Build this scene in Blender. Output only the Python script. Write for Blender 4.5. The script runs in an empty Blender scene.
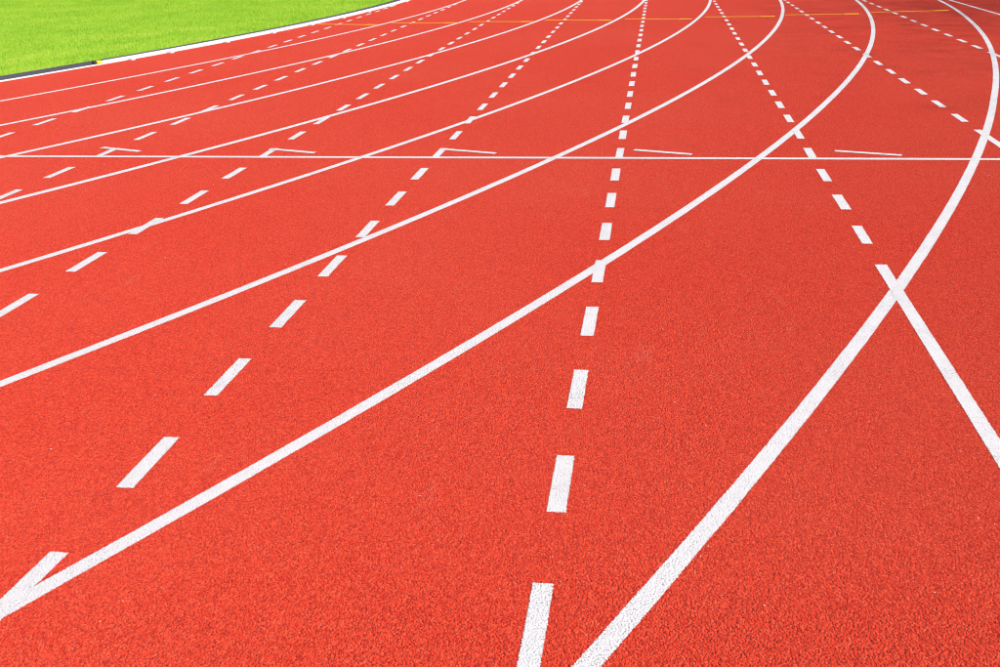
import bpy, bmesh, math, random
import numpy as np
from mathutils import Matrix, Vector
from mathutils.geometry import tessellate_polygon

scene = bpy.context.scene
COL = scene.collection
random.seed(7)
rng = np.random.default_rng(7)

# ------------------------------------------------------------------ camera
R0 = 34.684            # radius of the inner lane line; the bend's centre is the origin
LANE = 1.22
CAM = (39.7931, -21.6575, 1.4353)
YAW, PITCH, ROLL, FPX = -0.162029, 0.392595, -0.034494, 991.896
cy, sy, cp, sp = math.cos(YAW), math.sin(YAW), math.cos(PITCH), math.sin(PITCH)
Fw = Vector((sy * cp, cy * cp, -sp))
Rt0 = Vector((cy, -sy, 0.0))
Up0 = Rt0.cross(Fw)
Rt = math.cos(ROLL) * Rt0 + math.sin(ROLL) * Up0
Up = Rt.cross(Fw)
cam_data = bpy.data.cameras.new("camera")
cam_data.sensor_width = 36.0
cam_data.sensor_fit = 'HORIZONTAL'
cam_data.lens = FPX / 1000.0 * 36.0
cam_data.clip_start = 0.05
cam_data.clip_end = 6000.0
cam = bpy.data.objects.new("camera", cam_data)
COL.objects.link(cam)
M = Matrix((Rt, Up, -Fw)).transposed().to_4x4()
M.translation = Vector(CAM)
cam.matrix_world = M
scene.camera = cam

# ------------------------------------------------------------------ sky, sun, exposure
SUN_EL = math.radians(44.0)
SUN_DIR = Vector((0.93, -0.37, 0.0)).normalized()       # horizontal direction towards the sun
world = bpy.data.worlds.new("World")
scene.world = world
world.use_nodes = True
wn, wl = world.node_tree.nodes, world.node_tree.links
wn.clear()
wo = wn.new("ShaderNodeOutputWorld")
bg = wn.new("ShaderNodeBackground")
sky = wn.new("ShaderNodeTexSky")
sky.sky_type = 'NISHITA'
sky.sun_disc = False
sky.sun_elevation = SUN_EL
sky.sun_rotation = math.atan2(SUN_DIR.x, SUN_DIR.y)
sky.dust_density = 2.0
bg.inputs["Strength"].default_value = 0.10
wl.new(sky.outputs[0], bg.inputs[0])
wl.new(bg.outputs[0], wo.inputs[0])

sun_data = bpy.data.lights.new("sun", 'SUN')
sun_data.energy = 4.2
sun_data.angle = math.radians(0.8)
sun_data.color = (1.0, 0.955, 0.89)
sun = bpy.data.objects.new("sun", sun_data)
COL.objects.link(sun)
to_sun = Vector((SUN_DIR.x * math.cos(SUN_EL), SUN_DIR.y * math.cos(SUN_EL), math.sin(SUN_EL)))
sun.rotation_euler = to_sun.to_track_quat('Z', 'Y').to_euler()
sun.location = (60, -30, 40)

vs = scene.view_settings
vs.view_transform = 'Standard'
vs.look = 'None'
vs.gamma = 1.0
vs.use_curve_mapping = False
vs.exposure = 0.46
scene.cycles.filter_width = 1.15

# ------------------------------------------------------------------ materials
def new_mat(name):
    m = bpy.data.materials.new(name)
    m.use_nodes = True
    nt = m.node_tree
    nt.nodes.clear()
    out = nt.nodes.new("ShaderNodeOutputMaterial")
    b = nt.nodes.new("ShaderNodeBsdfPrincipled")
    nt.links.new(b.outputs[0], out.inputs[0])
    return m, nt, b


class NT:
    """small helper for writing node trees"""
    def __init__(self, nt):
        self.nt = nt

    def put(self, inp, v):
        if isinstance(v, bpy.types.NodeSocket):
            self.nt.links.new(v, inp)
        else:
            inp.default_value = v

    def math(self, op, a, b=0.0, c=None, clamp=False):
        n = self.nt.nodes.new("ShaderNodeMath")
        n.operation = op
        n.use_clamp = clamp
        self.put(n.inputs[0], a)
        self.put(n.inputs[1], b)
        if c is not None:
            self.put(n.inputs[2], c)
        return n.outputs[0]

    def pos(self):
        return self.nt.nodes.new("ShaderNodeNewGeometry").outputs["Position"]

    def noise(self, scale, detail=2.0, rough=0.5, vec=None):
        n = self.nt.nodes.new("ShaderNodeTexNoise")
        n.inputs["Scale"].default_value = scale
        n.inputs["Detail"].default_value = detail
        n.inputs["Roughness"].default_value = rough
        self.put(n.inputs["Vector"], vec if vec is not None else self.pos())
        return n.outputs[0]

    def voronoi(self, scale, feature='F1', vec=None, out="Distance"):
        n = self.nt.nodes.new("ShaderNodeTexVoronoi")
        n.feature = feature
        n.inputs["Scale"].default_value = scale
        self.put(n.inputs["Vector"], vec if vec is not None else self.pos())
        return n.outputs[out]

    def ramp(self, fac, stops):
        n = self.nt.nodes.new("ShaderNodeValToRGB")
        e = n.color_ramp.elements
        while len(e) > 1:
            e.remove(e[-1])
        e[0].position, e[0].color = stops[0]
        for p, c in stops[1:]:
            k = e.new(p)
            k.color = c
        self.put(n.inputs[0], fac)
        return n.outputs[0]

    def mix(self, fac, a, b, mode='MIX'):
        n = self.nt.nodes.new("ShaderNodeMix")
        n.data_type = 'RGBA'
        n.blend_type = mode
        self.put(n.inputs[0], fac)
        self.put(n.inputs[6], a)
        self.put(n.inputs[7], b)
        return n.outputs[2]

    def maprange(self, v, a, b, c, d):
        n = self.nt.nodes.new("ShaderNodeMapRange")
        self.put(n.inputs[0], v)
        for i, x in enumerate((a, b, c, d)):
            n.inputs[i + 1].default_value = x
        return n.outputs[0]

    def attr(self, name):
        n = self.nt.nodes.new("ShaderNodeAttribute")
        n.attribute_name = name
        return n.outputs["Fac"]

    def bump(self, height, dist, strength=1.0):
        n = self.nt.nodes.new("ShaderNodeBump")
        n.inputs["Strength"].default_value = strength
        n.inputs["Distance"].default_value = dist
        self.put(n.inputs["Height"], height)
        return n.outputs[0]


def rgba(r, g, b):
    return (r, g, b, 1.0)


def rubber_height(h):
    """relief of the poured granules"""
    p = h.pos()
    grain = h.voronoi(190.0, vec=p)
    bw = h.nt.nodes.new("ShaderNodeRGBToBW")
    h.put(bw.inputs[0], h.voronoi(190.0, vec=p, out="Color"))
    fine = h.noise(420.0, 2.0, 0.6)
    mid = h.noise(150.0, 2.0, 0.6)
    a = h.math('ADD', h.math('MULTIPLY', grain, -1.5), h.math('MULTIPLY', bw.outputs[0], 0.8))
    return h.math('ADD', a, h.math('ADD', h.math('MULTIPLY', mid, 1.2), h.math('MULTIPLY', fine, 0.6)))


def rubber(h):
    """poured red rubber granules: returns colour, height"""
    p = h.pos()
    height = rubber_height(h)
    cellc = h.voronoi(190.0, vec=p, out="Color")
    bw = h.nt.nodes.new("ShaderNodeRGBToBW")
    h.put(bw.inputs[0], cellc)
    base = h.ramp(bw.outputs[0], [(0.16, rgba(0.40, 0.013, 0.005)), (0.36, rgba(0.57, 0.027, 0.010)), (0.62, rgba(0.63, 0.037, 0.014)), (0.86, rgba(0.72, 0.078, 0.034))])
    patch = h.noise(0.55, 4.0, 0.55)
    patch2 = h.noise(4.5, 4.0, 0.6)
    dusty = h.math('ADD', h.maprange(patch, 0.35, 0.7, 0.0, 0.09), h.maprange(patch2, 0.4, 0.75, 0.0, 0.035))
    col = h.mix(dusty, base, rgba(0.66, 0.14, 0.08))
    # faint pale scuffs left by shoes and spikes
    sc = h.nt.nodes.new("ShaderNodeMapping")
    h.put(sc.inputs[0], p)
    sc.inputs["Rotation"].default_value = (0, 0, 0.35)
    sc.inputs["Scale"].default_value = (9.0, 2.4, 1.0)
    scuff = h.maprange(h.noise(1.0, 3.0, 0.55, sc.outputs[0]), 0.66, 0.76, 0.0, 1.0)
    scuff = h.math('MULTIPLY', scuff, h.math('GREATER_THAN', h.noise(260.0, 2.0), 0.56))
    col = h.mix(h.math('MULTIPLY', scuff, 0.30), col, rgba(0.78, 0.36, 0.27))
    # pale chips bound into the surface
    chip = h.voronoi(21.0, vec=p)
    chipm = h.math('LESS_THAN', chip, h.maprange(h.noise(9.0, 1.0), 0.50, 0.80, -0.01, 0.075))
    col = h.mix(h.math('MULTIPLY', chipm, 0.55), col, rgba(0.75, 0.50, 0.40))
    return col, height


def make_rubber():
    m, nt, b = new_mat("red_rubber")
    h = NT(nt)
    col, height = rubber(h)
    h.put(b.inputs["Base Color"], col)
    b.inputs["Roughness"].default_value = 0.92
    b.inputs["Diffuse Roughness"].default_value = 0.5
    b.inputs["Sheen Weight"].default_value = 0.045
    b.inputs["Sheen Roughness"].default_value = 0.45
    b.inputs["Sheen Tint"].default_value = (1.0, 0.86, 0.78, 1.0)
    b.inputs["Specular IOR Level"].default_value = 0.08
    h.put(b.inputs["Normal"], h.bump(height, 0.0040))
    return m


def make_paint(name, colour, dirty, half=0.025):
    """line paint rolled over the granules; 'across' and 'along' hold metres past the middle / past the end"""
    m, nt, b = new_mat(name)
    h = NT(nt)
    height = rubber_height(h)
    ab = h.math('ABSOLUTE', h.attr("across"))
    d = h.math('MAXIMUM', h.math('SUBTRACT', ab, h.attr("half")), h.attr("over"))
    wob = h.math('ADD', h.math('MULTIPLY', h.math('SUBTRACT', h.noise(210.0, 2.0, 0.6), 0.5), 0.011),
                 h.math('MULTIPLY', h.math('SUBTRACT', h.noise(7.0, 2.0), 0.5), 0.004))
    inside = h.math('LESS_THAN', h.math('ADD', d, wob), 0.0)
    pit = h.math('LESS_THAN', h.math('ADD', h.noise(230.0, 2.0, 0.6), h.math('MULTIPLY', h.noise(5.0, 3.0), 0.22)), 0.448)
    mask = h.math('MULTIPLY', inside, h.math('SUBTRACT', 1.0, pit))
    pc = h.mix(h.maprange(h.noise(23.0, 4.0, 0.65), 0.35, 0.75, 0.0, 0.45), colour, dirty)
    h.put(b.inputs["Base Color"], h.mix(mask, rgba(0.20, 0.15, 0.15), pc))
    h.put(b.inputs["Alpha"], inside)
    b.inputs["Roughness"].default_value = 0.75
    b.inputs["Specular IOR Level"].default_value = 0.2
    hh = h.math('MULTIPLY', height, h.math('SUBTRACT', 1.0, h.math('MULTIPLY', mask, 0.62)))
    h.put(b.inputs["Normal"], h.bump(hh, 0.0040))
    return m


def make_lawn(name, blades):
    m, nt, b = new_mat(name)
    h = NT(nt)
    n1 = h.noise(0.8, 4.0, 0.6)
    n2 = h.noise(9.0, 5.0, 0.7)
    f = h.math('ADD', h.math('MULTIPLY', n1, 0.45), h.math('MULTIPLY', n2, 0.55))
    col = h.ramp(f, [(0.34, rgba(0.19, 0.41, 0.016)), (0.5, rgba(0.31, 0.53, 0.024)), (0.64, rgba(0.46, 0.58, 0.060))])
    if blades:
        t = h.attr("tint")
        col = h.mix(h.maprange(t, 0.0, 1.0, 0.0, 0.5), col, rgba(0.46, 0.54, 0.12))
        b.inputs["Subsurface Weight"].default_value = 0.0
        tr = nt.nodes.new("ShaderNodeBsdfTranslucent")
        h.put(tr.inputs[0], col)
        ms = nt.nodes.new("ShaderNodeMixShader")
        ms.inputs[0].default_value = 0.35
        out = [n for n in nt.nodes if n.type == 'OUTPUT_MATERIAL'][0]
        nt.links.new(b.outputs[0], ms.inputs[1])
        nt.links.new(tr.outputs[0], ms.inputs[2])
        nt.links.new(ms.outputs[0], out.inputs[0])
    else:
        h.put(b.inputs["Normal"], h.bump(h.noise(70.0, 3.0), 0.01))
        col = h.mix(1.0, col, rgba(0.92, 0.93, 1.0), 'MULTIPLY')  # bladeless lawn dimmed in colour, standing in for the blades' self-shadowing
    h.put(b.inputs["Base Color"], col)
    b.inputs["Roughness"].default_value = 0.8
    b.inputs["Specular IOR Level"].default_value = 0.15
    return m


def make_plain(name, col, rough, metal=0.0, var=0.15, scale=30.0, bump=0.0):
    m, nt, b = new_mat(name)
    h = NT(nt)
    dark = rgba(*(c * (1 - var) for c in col))
    lite = rgba(*(min(1, c * (1 + var)) for c in col))
    h.put(b.inputs["Base Color"], h.ramp(h.noise(scale, 4.0, 0.6), [(0.3, dark), (0.7, lite)]))
    b.inputs["Roughness"].default_value = rough
    b.inputs["Metallic"].default_value = metal
    if bump:
        h.put(b.inputs["Normal"], h.bump(h.noise(scale * 4, 3.0), bump))
    return m


RUBBER = make_rubber()
WHITE = make_paint("white_line_paint", rgba(0.65, 0.625, 0.63), rgba(0.52, 0.465, 0.465))
YELLOW = make_paint("yellow_line_paint", rgba(0.80, 0.29, 0.008), rgba(0.70, 0.24, 0.015))
LAWN = make_lawn("lawn_soil_green", False)
BLADE = make_lawn("grass_blade", True)
KERB_WHITE = make_plain("white_coated_aluminium", (0.60, 0.60, 0.61), 0.5, 0.0, 0.16, 2.2)
EDGE_WHITE = make_plain("white_edging_rubber", (0.64, 0.62, 0.63), 0.7, 0.0, 0.12, 25.0, 0.002)
DRAIN = make_plain("grey_polymer_concrete", (0.052, 0.048, 0.068), 0.8, 0.0, 0.25, 18.0, 0.003)
SLOT = make_plain("black_slot", (0.012, 0.012, 0.014), 0.9)
CAP_YELLOW = make_plain("yellow_plastic", (0.80, 0.52, 0.02), 0.5, 0.0, 0.08, 20.0)
PLUG_BLACK = make_plain("black_rubber", (0.02, 0.02, 0.02), 0.7)
BARK = make_plain("brown_bark", (0.12, 0.085, 0.06), 0.9, 0.0, 0.4, 9.0, 0.02)

m, nt, b = new_mat("green_leaf")
h = NT(nt)
h.put(b.inputs["Base Color"], h.ramp(h.noise(1.4, 3.0), [(0.3, rgba(0.035, 0.075, 0.012)), (0.7, rgba(0.085, 0.14, 0.025))]))
b.inputs["Roughness"].default_value = 0.55
LEAF = m

m, nt, b = new_mat("pale_granule")
h = NT(nt)
h.put(b.inputs["Base Color"], h.ramp(h.noise(40.0, 1.0), [(0.4, rgba(0.60, 0.28, 0.20)), (0.6, rgba(0.70, 0.55, 0.47))]))
b.inputs["Roughness"].default_value = 0.8
CHIP = m

# ------------------------------------------------------------------ object helpers
def link(name, me, mat, parent=None, label=None, cat=None, group=None, kind=None):
    o = bpy.data.objects.new(name, me)
    COL.objects.link(o)
    if me is not None and mat is not None and not me.materials:
        me.materials.append(mat)
    if parent is not None:
        o.parent = parent
    for k, v in (("label", label), ("category", cat), ("group", group), ("kind", kind)):
        if v:
            o[k] = v
    return o


def mesh_from(name, verts, faces, smooth=False):
    me = bpy.data.meshes.new(name)
    me.from_pydata([tuple(v) for v in verts], [], faces)
    me.update()
    if smooth:
        me.polygons.foreach_set("use_smooth", [True] * len(me.polygons))
    return me


def add_attr(me, name, vals):
    a = me.attributes.new(name, 'FLOAT', 'POINT')
    a.data.foreach_set("value", np.asarray(vals, dtype=np.float32))


EDGE = 0.006       # the sheet reaches this far past the paint so its edge can be ragged
def line_mesh(name, pts, width, z, cap0=True, cap1=True):
    """flat strip of paint along pts (centre line)"""
    pts = [Vector((p[0], p[1], 0)) for p in pts]
    hw = width / 2.0
    d0 = (pts[1] - pts[0]).normalized()
    d1 = (pts[-1] - pts[-2]).normalized()
    path = [(pts[0] - d0 * EDGE, EDGE), (pts[0] + d0 * EDGE, -EDGE)] + [(p, -EDGE) for p in pts[1:-1]] + \
           [(pts[-1] - d1 * EDGE, -EDGE), (pts[-1] + d1 * EDGE, EDGE)]
    if not cap0:
        path[0] = (path[0][0], -EDGE)
    if not cap1:
        path[-1] = (path[-1][0], -EDGE)
    V, Fc, ac, ov = [], [], [], []
    n = len(path)
    for i, (p, o) in enumerate(path):
        a = path[max(i - 1, 0)][0]
        c = path[min(i + 1, n - 1)][0]
        t = (c - a).normalized()
        nn = Vector((t.y, -t.x, 0))
        for s in (-1, 1):
            q = p + nn * (hw + EDGE) * s
            V.append((q.x, q.y, z))
            ac.append((hw + EDGE) * s)
            ov.append(o)
        if i:
            k = 2 * i
            Fc.append((k - 2, k - 1, k + 1, k))
    me = mesh_from(name, V, Fc)
    add_attr(me, "across", ac)
    add_attr(me, "over", ov)
    add_attr(me, "half", [hw] * len(V))
    return me


def arc(r, a0, a1, step=0.35):
    n = max(2, int(abs(a1 - a0) / math.radians(step)))
    return [(r * math.cos(a0 + (a1 - a0) * i / n), r * math.sin(a0 + (a1 - a0) * i / n)) for i in range(n + 1)]


STRAIGHT = 84.4
def oval(r, step=0.5):
    """closed loop of radius r: near bend, right straight, far bend, left straight"""
    p = arc(r, -math.pi, 0.0, step)
    p += [(x, y + STRAIGHT) for x, y in arc(r, 0.0, math.pi, step)]
    return p


def poly_with_hole(name, outer, inner, z):
    loops = [[Vector((x, y, 0)) for x, y in outer]]
    if inner:
        loops.append([Vector((x, y, 0)) for x, y in inner])
    tris = tessellate_polygon(loops)
    V = [(p.x, p.y, z) for lp in loops for p in lp]
    me = mesh_from(name, V, [tuple(t) for t in tris])
    bm = bmesh.new()
    bm.from_mesh(me)
    bmesh.ops.recalc_face_normals(bm, faces=bm.faces)
    for f in bm.faces:
        if f.normal.z < 0:
            f.normal_flip()
    bm.to_mesh(me)
    bm.free()
    return me


# ------------------------------------------------------------------ the setting
S = 2500.0
link("ground", mesh_from("ground", [(-S, -S, -0.06), (S, -S, -0.06), (S, S, -0.06), (-S, S, -0.06)], [(0, 1, 2, 3)]), LAWN, kind="structure")

OUT = 11.6
Ro = R0 + OUT
xl = R0 - 0.6
ya = -math.sqrt(Ro * Ro - xl * xl)
outer = arc(Ro, -math.pi, math.atan2(ya, xl), 0.5)
outer += [(xl, -48.0), (Ro, -48.0), (Ro, 0.0)]
outer += [(x, y + STRAIGHT) for x, y in arc(Ro, 0.0, math.pi, 0.5)]
track = link("running_track", poly_with_hole("running_track", outer, oval(R0 - 0.005, 0.25), 0.0), RUBBER, kind="structure",
             label="red rubber running track with white lane lines beside the lawn")

CH_IN = R0 - 0.31          # lawn side of the drain channel
link("lawn", poly_with_hole("lawn", oval(CH_IN, 0.25), None, -0.012), LAWN, kind="structure",
     label="bright green infield lawn inside the bend of the running track")

# ------------------------------------------------------------------ painted lines on the track
ORD = ["innermost", "second", "third", "fourth", "fifth", "sixth", "seventh", "eighth", "ninth"]
for i in range(1, 9):
    r = R0 + LANE * i
    pts = [(r, 60.0), (r, 30.0), (r, 10.0), (r, 3.0)] + arc(r, 0.0, math.radians(-75), 0.25)
    if i >= 7:      # the two outer lines swing slightly wide where they run into the straight
        k = 1.0 if i == 8 else 0.35
        pts = [(px + k * float(np.interp(py, [-13.0, -11.1, -9.0, -6.7, -3.2], [0, 0.022, 0.045, 0.062, 0.11])), py) for px, py in pts]
    lab = "outermost curved white lane line round the bend" if i == 8 else \
          "curved white lane line, %s out from the white kerb" % ["", "first", "second", "third", "fourth", "fifth", "sixth", "seventh"][i]
    link("lane_line", line_mesh("lane_line", pts, 0.058 if i < 5 else 0.051, 0.0005), WHITE, track, label=lab)

YS = -15.243               # start line
link("start_line", line_mesh("start_line", [(R0 + 0.02, YS + 0.035), (R0 + 4.9, YS), (R0 + 9.76, YS - 0.045)], 0.05, 0.0016), WHITE, track,
     label="straight white start line crossing all the lanes")

# straight sprint lanes running back through the bend: broken inside the outermost curve, solid outside it
dash_me = line_mesh("dash", [(0, -0.15), (0, 0.15)], 0.05, 0.0)
RA = R0 + LANE * 8
for i in range(0, 9):
    x = R0 + LANE * i
    e = bpy.data.objects.new("sprint_line", None)
    e.empty_display_size = 0.2
    COL.objects.link(e)
    e.parent = track
    e.location = (x + {7: 0.05, 8: 0.15}.get(i, 0.0), YS, 0.0010)
    ycross = -math.sqrt(max(RA * RA - x * x, 0.0))
    n0 = int(round((ycross - YS - 0.15) / 0.6))
    if i == 8:
        me = line_mesh("solid_line", [(0, -30.0), (0, -10.0), (0, YS * -1 - 1.4)], 0.05, 0.0)
        link("solid_line", me, WHITE, e)
        e["label"] = "straight solid white line outside the outermost curve"
        continue
    e["label"] = "broken white sprint line of short dashes, %s counted from the lawn" % ORD[i].replace("innermost", "first")
    k = max(n0 + 1, -9 if x > R0 + 3 else -7)
    kmax = int((-1.9 - YS) / 0.6)
    y0 = k * 0.6
    while k <= kmax:
        o = link("dash", dash_me, WHITE, e)
        o.location = (random.uniform(-0.002, 0.002), 0.6 * k + 0.153 + random.uniform(-0.004, 0.004), 0.0)
        o.rotation_euler.z = random.uniform(-0.006, 0.006)
        o.scale = (random.uniform(0.96, 1.05), random.uniform(0.98, 1.03), 1.0)
        if i == 3 and k == -8:
            o.location.x -= 0.018
            o.location.y -= 0.010
            o.rotation_euler.z -= 0.05
        k += 1
    if n0 >= -9:
        me = line_mesh("solid_line", [(0, -30.0), (0, -15.0), (0, 0.6 * n0 + 0.303)], 0.05, 0.0)
        link("solid_line", me, WHITE, e).location.z = 0.0003

for a, c in [((1.09, -14.915), (1.458, -15.048)), ((2.405, -14.965), (2.781, -15.095)), ((3.639, -14.965), (4.053, -15.107)),
             ((4.972, -14.997), (5.35, -15.134)), ((6.263, -15.027), (6.649, -15.158))]:
    link("stagger_mark", line_mesh("stagger_mark", [(R0 + a[0], a[1]), (R0 + c[0], c[1])], 0.045, 0.0020), WHITE, track)

YEL = [((-0.364, -5.448), (0.711, -5.766)), ((0.881, -5.474), (1.986, -5.69)), ((2.148, -5.527), (3.192, -5.734)),
       ((3.356, -5.524), (4.393, -5.736)), ((4.601, -5.567), (5.608, -5.8)), ((5.814, -5.494), (6.84, -5.635)),
       ((7.009, -5.423), (8.075, -5.496)), ((8.285, -5.289), (9.421, -5.213))]
for a, c in YEL:
    ax, ay, bx, by = R0 + a[0], a[1], R0 + c[0], c[1]
    t = 0.78
    mx, my = ax + (bx - ax) * t, ay + (by - ay) * t
    yl = link("yellow_line", line_mesh("yellow_line", [(ax, ay), (mx, my)], 0.11, 0.0024), YELLOW, track)
    link("yellow_mark", line_mesh("yellow_mark", [(mx + 0.014, my), (bx, by)], 0.18, 0.0024), YELLOW, yl)

# ------------------------------------------------------------------ drain channel and kerb along the lawn
def sweep(name, profile, a0, a1, y_end=None, step=0.25, closed=True, caps=True, smooth=False):
    """profile: (radial offset, z); swept round the bend from angle a0 to a1, then on to y_end"""
    path = [(math.cos(a), math.sin(a), 0.0) for a in np.linspace(a0, a1, max(2, int(abs(a1 - a0) / math.radians(step)) + 1))]
    if y_end is not None:
        path += [(1.0, 0.0, y) for y in np.linspace(0, y_end, 6)[1:]]
    V, Fc = [], []
    n = len(profile)
    for c, s, yy in path:
        for ro, z in profile:
            r = R0 + ro
            V.append((r * c, r * s + yy, z))
    for i in range(len(path) - 1):
        for j in range(n if closed else n - 1):
            k = (j + 1) % n
            Fc.append((i * n + j, i * n + k, (i + 1) * n + k, (i + 1) * n + j))
    if caps and closed:
        Fc.append(tuple(range(n)))
        Fc.append(tuple(range((len(path) - 1) * n, len(path) * n))[::-1])
    me = mesh_from(name, V, Fc)
    bm = bmesh.new()
    bm.from_mesh(me)
    bmesh.ops.recalc_face_normals(bm, faces=bm.faces)
    bm.to_mesh(me)
    bm.free()
    return me


drain = bpy.data.objects.new("drain_channel", None)
COL.objects.link(drain)
drain["label"] = "dark grey drain channel with white edging between lawn and track"
drain["category"] = "drain"
drain["kind"] = "thing"
A0 = math.radians(-75)
link("channel", sweep("channel", [(-0.31, -0.10), (-0.31, 0.020), (-0.29, 0.022), (-0.22, 0.010), (-0.21, -0.02), (-0.19, -0.02),
                                  (-0.18, 0.008), (-0.042, 0.008), (-0.04, -0.10)], A0, 0.0, 60.0), DRAIN, drain)
link("edging", sweep("edging", [(-0.038, -0.10), (-0.038, 0.010), (-0.034, 0.013), (-0.010, 0.013), (-0.006, 0.010), (-0.006, -0.10)], A0, 0.0, 60.0), EDGE_WHITE, drain)

kerb = bpy.data.objects.new("track_kerb", None)
COL.objects.link(kerb)
kerb["label"] = "raised white metal kerb rail with yellow end cap along the lawn edge"
kerb["category"] = "kerb"
AK = math.radians(-17.05)
kp = []
for t in np.linspace(0, math.pi, 9):
    kp.append((-0.042 + 0.028 * math.cos(t), 0.026 + 0.017 * math.sin(t)))
kp = [(-0.014, 0.0145)] + kp + [(-0.070, 0.0145)]
seg = 2.32 / R0
n_seg = int(-AK / seg)
marks = []
for s in range(n_seg + 1):
    a = AK + s * seg + 0.00002
    c = min(AK + (s + 1) * seg - 0.00002, -0.0001)
    if c - a < 0.004:
        continue
    link("kerb_rail", sweep("kerb_rail", kp, a, c, None, 0.2), KERB_WHITE, kerb)
for s in range(20):
    ya_, yb_ = 0.02 + s * 2.0, 0.02 + (s + 1) * 2.0 - 0.02
    vv = [(R0 + ro, y, z) for y in (ya_, yb_) for ro, z in kp]
    n = len(kp)
    ff = [(j, (j + 1) % n, n + (j + 1) % n, n + j) for j in range(n)] + [tuple(range(n))[::-1], tuple(range(n, 2 * n))]
    link("kerb_rail", mesh_from("kerb_rail", vv, ff), KERB_WHITE, kerb)

def box_me(name, sx, sy_, sz, bev=0.004):
    bm = bmesh.new()
    bmesh.ops.create_cube(bm, size=1.0)
    bmesh.ops.scale(bm, vec=(sx, sy_, sz), verts=bm.verts)
    bmesh.ops.bevel(bm, geom=bm.edges[:], offset=bev, segments=2, affect='EDGES')
    me = bpy.data.meshes.new(name)
    bm.to_mesh(me)
    bm.free()
    return me

foot_me = box_me("foot", 0.10, 0.07, 0.020)
for a in [math.radians(d) for d in (-16.32, -15.16, -13.21, -11.25, -9.3, -7.35, -5.4, -3.45, -1.5)]:
    o = link("foot", foot_me, KERB_WHITE, kerb)
    rr = R0 + 0.02
    o.location = (rr * math.cos(a), rr * math.sin(a), 0.004)
    o.rotation_euler.z = a
cap_p = [(ro * 1.0 + (0.010 if ro > -0.042 else -0.010) * (abs(ro + 0.042) / 0.028), z + 0.007 * (z > 0.035)) for ro, z in kp]
link("end_cap", sweep("end_cap", cap_p, AK - 0.0020, AK, None, 0.05), CAP_YELLOW, kerb, label="yellow plastic cap closing the end of the kerb rail")
bm = bmesh.new()
bmesh.ops.create_cone(bm, cap_ends=True, segments=16, radius1=0.019, radius2=0.019, depth=0.05)
bmesh.ops.bevel(bm, geom=bm.edges[:], offset=0.004, segments=1, affect='EDGES')
me = bpy.data.meshes.new("plug")
bm.to_mesh(me)
bm.free()
o = link("plug", me, PLUG_BLACK, kerb, label="black plug in the end of the kerb rail")
aa = AK - 0.0020 - 0.0006
o.location = ((R0 - 0.042) * math.cos(aa), (R0 - 0.042) * math.sin(aa), 0.036)
o.rotation_euler = (math.pi / 2, 0, aa)

# ------------------------------------------------------------------ grass blades on the near part of the lawn
N = 620000
x = rng.uniform(R0 - 17.0, R0, N)
y = rng.uniform(-13.5, 12.0, N)
rr = np.where(y < 0, np.hypot(x, y), x)
lim = R0 - 0.316 + rng.normal(0, 0.012, N)
ok = (rr < lim)
x, y, rr = x[ok], y[ok], rr[ok]
n = len(x)
hgt = rng.uniform(0.018, 0.042, n) * (0.8 + 0.4 * rng.random(n))
w = rng.uniform(0.0022, 0.0045, n)
az = rng.uniform(0, 2 * np.pi, n)
lean = rng.uniform(0.1, 0.9, n) * hgt
la = rng.uniform(0, 2 * np.pi, n)
V = np.empty((n, 3, 3), np.float32)
V[:, 0] = np.c_[x - np.cos(az) * w, y - np.sin(az) * w, np.full(n, -0.014)]
V[:, 1] = np.c_[x + np.cos(az) * w, y + np.sin(az) * w, np.full(n, -0.014)]
V[:, 2] = np.c_[x + np.cos(la) * lean, y + np.sin(la) * lean, -0.012 + hgt]
me = bpy.data.meshes.new("grass")
me.vertices.add(3 * n)
me.vertices.foreach_set("co", V.reshape(-1))
me.loops.add(3 * n)
me.loops.foreach_set("vertex_index", np.arange(3 * n, dtype=np.int32))
me.polygons.add(n)
me.polygons.foreach_set("loop_start", np.arange(0, 3 * n, 3, dtype=np.int32))
me.update(calc_edges=True)
add_attr(me, "tint", np.repeat(rng.random(n) ** 1.5, 3))
link("grass", me, BLADE, label="short bright green grass on the infield beside the kerb", cat="grass", kind="stuff")

# ------------------------------------------------------------------ loose pale granules lying on the track
bm = bmesh.new()
bmesh.ops.create_icosphere(bm, subdivisions=1, radius=1.0)
iv = np.array([v.co[:] for v in bm.verts])
jf = [[v.index for v in f.verts] for f in bm.faces]
bm.free()
V, Fc = [], []
for k in range(380):
    d = 1.9 + 9.0 * random.random() ** 1.3
    a = YAW + random.uniform(-0.62, 0.62)
    px, py = CAM[0] + d * math.sin(a), CAM[1] + d * math.cos(a)
    s = random.uniform(0.0008, 0.0022)
    q = iv * np.array([s * random.uniform(0.7, 1.8), s * random.uniform(0.7, 1.5), s * random.uniform(0.5, 0.9)])
    q = q * (1 + 0.25 * rng.standard_normal((len(q), 1)))
    b0 = len(V)
    ca, sa = math.cos(k), math.sin(k)
    V += [(px + u[0] * ca - u[1] * sa, py + u[0] * sa + u[1] * ca, 0.0015 + s * 0.6 + u[2]) for u in q]
    Fc += [tuple(b0 + i for i in f) for f in jf]
link("loose_granules", mesh_from("loose_granules", V, Fc), CHIP, label="tiny pale loose granules scattered over the red track", cat="granules", kind="stuff")

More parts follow.
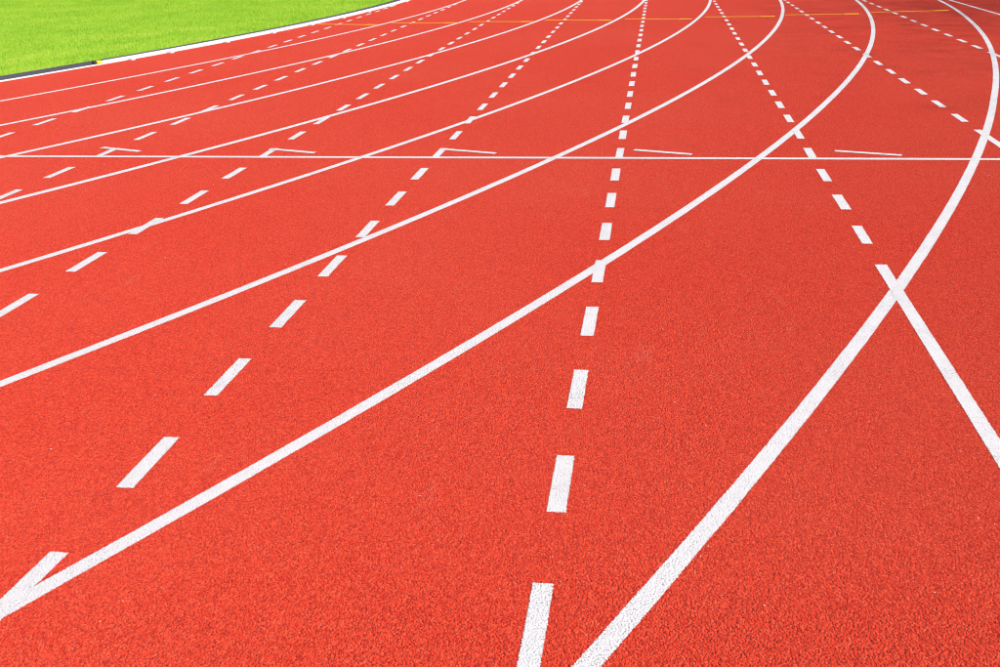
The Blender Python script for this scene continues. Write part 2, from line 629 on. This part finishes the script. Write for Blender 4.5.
# ------------------------------------------------------------------ trees beside the straight (their shade falls on the outer lanes)
def tree(x, y, height, crown_r, n_leaf, seed, label):
    rd = np.random.default_rng(seed)
    root = bpy.data.objects.new("shade_tree", None)
    COL.objects.link(root)
    root.location = (x, y, -0.06)
    root["label"] = label
    root["category"] = "tree"
    root["group"] = "trees beside the straight"
    V, Fc = [], []
    tips = []

    def limb(p, q, r0, r1, seg=6, wob=0.12):
        p, q = np.array(p, float), np.array(q, float)
        ax = (q - p) / np.linalg.norm(q - p)
        u = np.cross(ax, [0.3, 0.9, 0.1])
        u /= np.linalg.norm(u)
        v = np.cross(ax, u)
        off = len(V)
        L = np.linalg.norm(q - p)
        for s in range(seg + 1):
            t = s / seg
            c = p + (q - p) * t + (u * math.sin(3 * t + r0 * 40) + v * math.cos(2 * t)) * wob * L * 0.15 * math.sin(math.pi * t)
            r = r0 + (r1 - r0) * t
            for j in range(8):
                an = j * math.pi / 4
                V.append(tuple(c + (u * math.cos(an) + v * math.sin(an)) * r))
            if s:
                for j in range(8):
                    a0 = off + (s - 1) * 8
                    Fc.append((a0 + j, a0 + (j + 1) % 8, a0 + 8 + (j + 1) % 8, a0 + 8 + j))
    fork = height * 0.32
    limb((0, 0, 0), (0.1, 0.05, fork), 0.30, 0.20)
    zc = height * 0.66
    for k in range(11):
        an = k * 2.399 + rd.uniform(-0.3, 0.3)
        el = rd.uniform(0.2, 1.25)
        b0 = np.array([0.1, 0.05, fork * rd.uniform(0.85, 1.0)])
        L = crown_r * rd.uniform(0.75, 1.05)
        q = np.array([math.cos(an) * math.cos(el) * L, math.sin(an) * math.cos(el) * L, fork + math.sin(el) * L * 1.35 + 0.4])
        limb(b0, q, 0.09, 0.02)
        tips.append(q)
        for _ in range(3):
            q2 = b0 + (q - b0) * rd.uniform(0.5, 0.9) + rd.normal(0, crown_r * 0.22, 3)
            limb(b0 + (q - b0) * 0.55, q2, 0.035, 0.010, 4)
            tips.append(q2)
    me = mesh_from("trunk", V, Fc, True)
    link("trunk", me, BARK, root)
    tips = np.array(tips)
    c = tips[rd.integers(0, len(tips), n_leaf)] + rd.normal(0, crown_r * 0.28, (n_leaf, 3))
    sz = rd.uniform(0.04, 0.08, n_leaf)
    d1 = rd.normal(0, 1, (n_leaf, 3))
    d1 /= np.linalg.norm(d1, axis=1)[:, None]
    d2 = np.cross(d1, rd.normal(0, 1, (n_leaf, 3)))
    d2 /= np.linalg.norm(d2, axis=1)[:, None]
    P = np.empty((n_leaf, 4, 3), np.float32)
    P[:, 0] = c - d1 * sz[:, None]
    P[:, 1] = c + d2 * sz[:, None] * 0.45
    P[:, 2] = c + d1 * sz[:, None]
    P[:, 3] = c - d2 * sz[:, None] * 0.45
    me = bpy.data.meshes.new("crown")
    me.vertices.add(4 * n_leaf)
    me.vertices.foreach_set("co", P.reshape(-1))
    me.loops.add(4 * n_leaf)
    me.loops.foreach_set("vertex_index", np.arange(4 * n_leaf, dtype=np.int32))
    me.polygons.add(n_leaf)
    me.polygons.foreach_set("loop_start", np.arange(0, 4 * n_leaf, 4, dtype=np.int32))
    me.update(calc_edges=True)
    o = link("crown", me, LEAF, root)
    return root


tree(R0 + 23.0, -12.0, 16.5, 5.6, 26000, 3, "leafy green tree standing beside the bend's end")
tree(R0 + 24.0, -4.0, 18.0, 6.2, 46000, 5, "taller leafy green tree standing beside the straight")
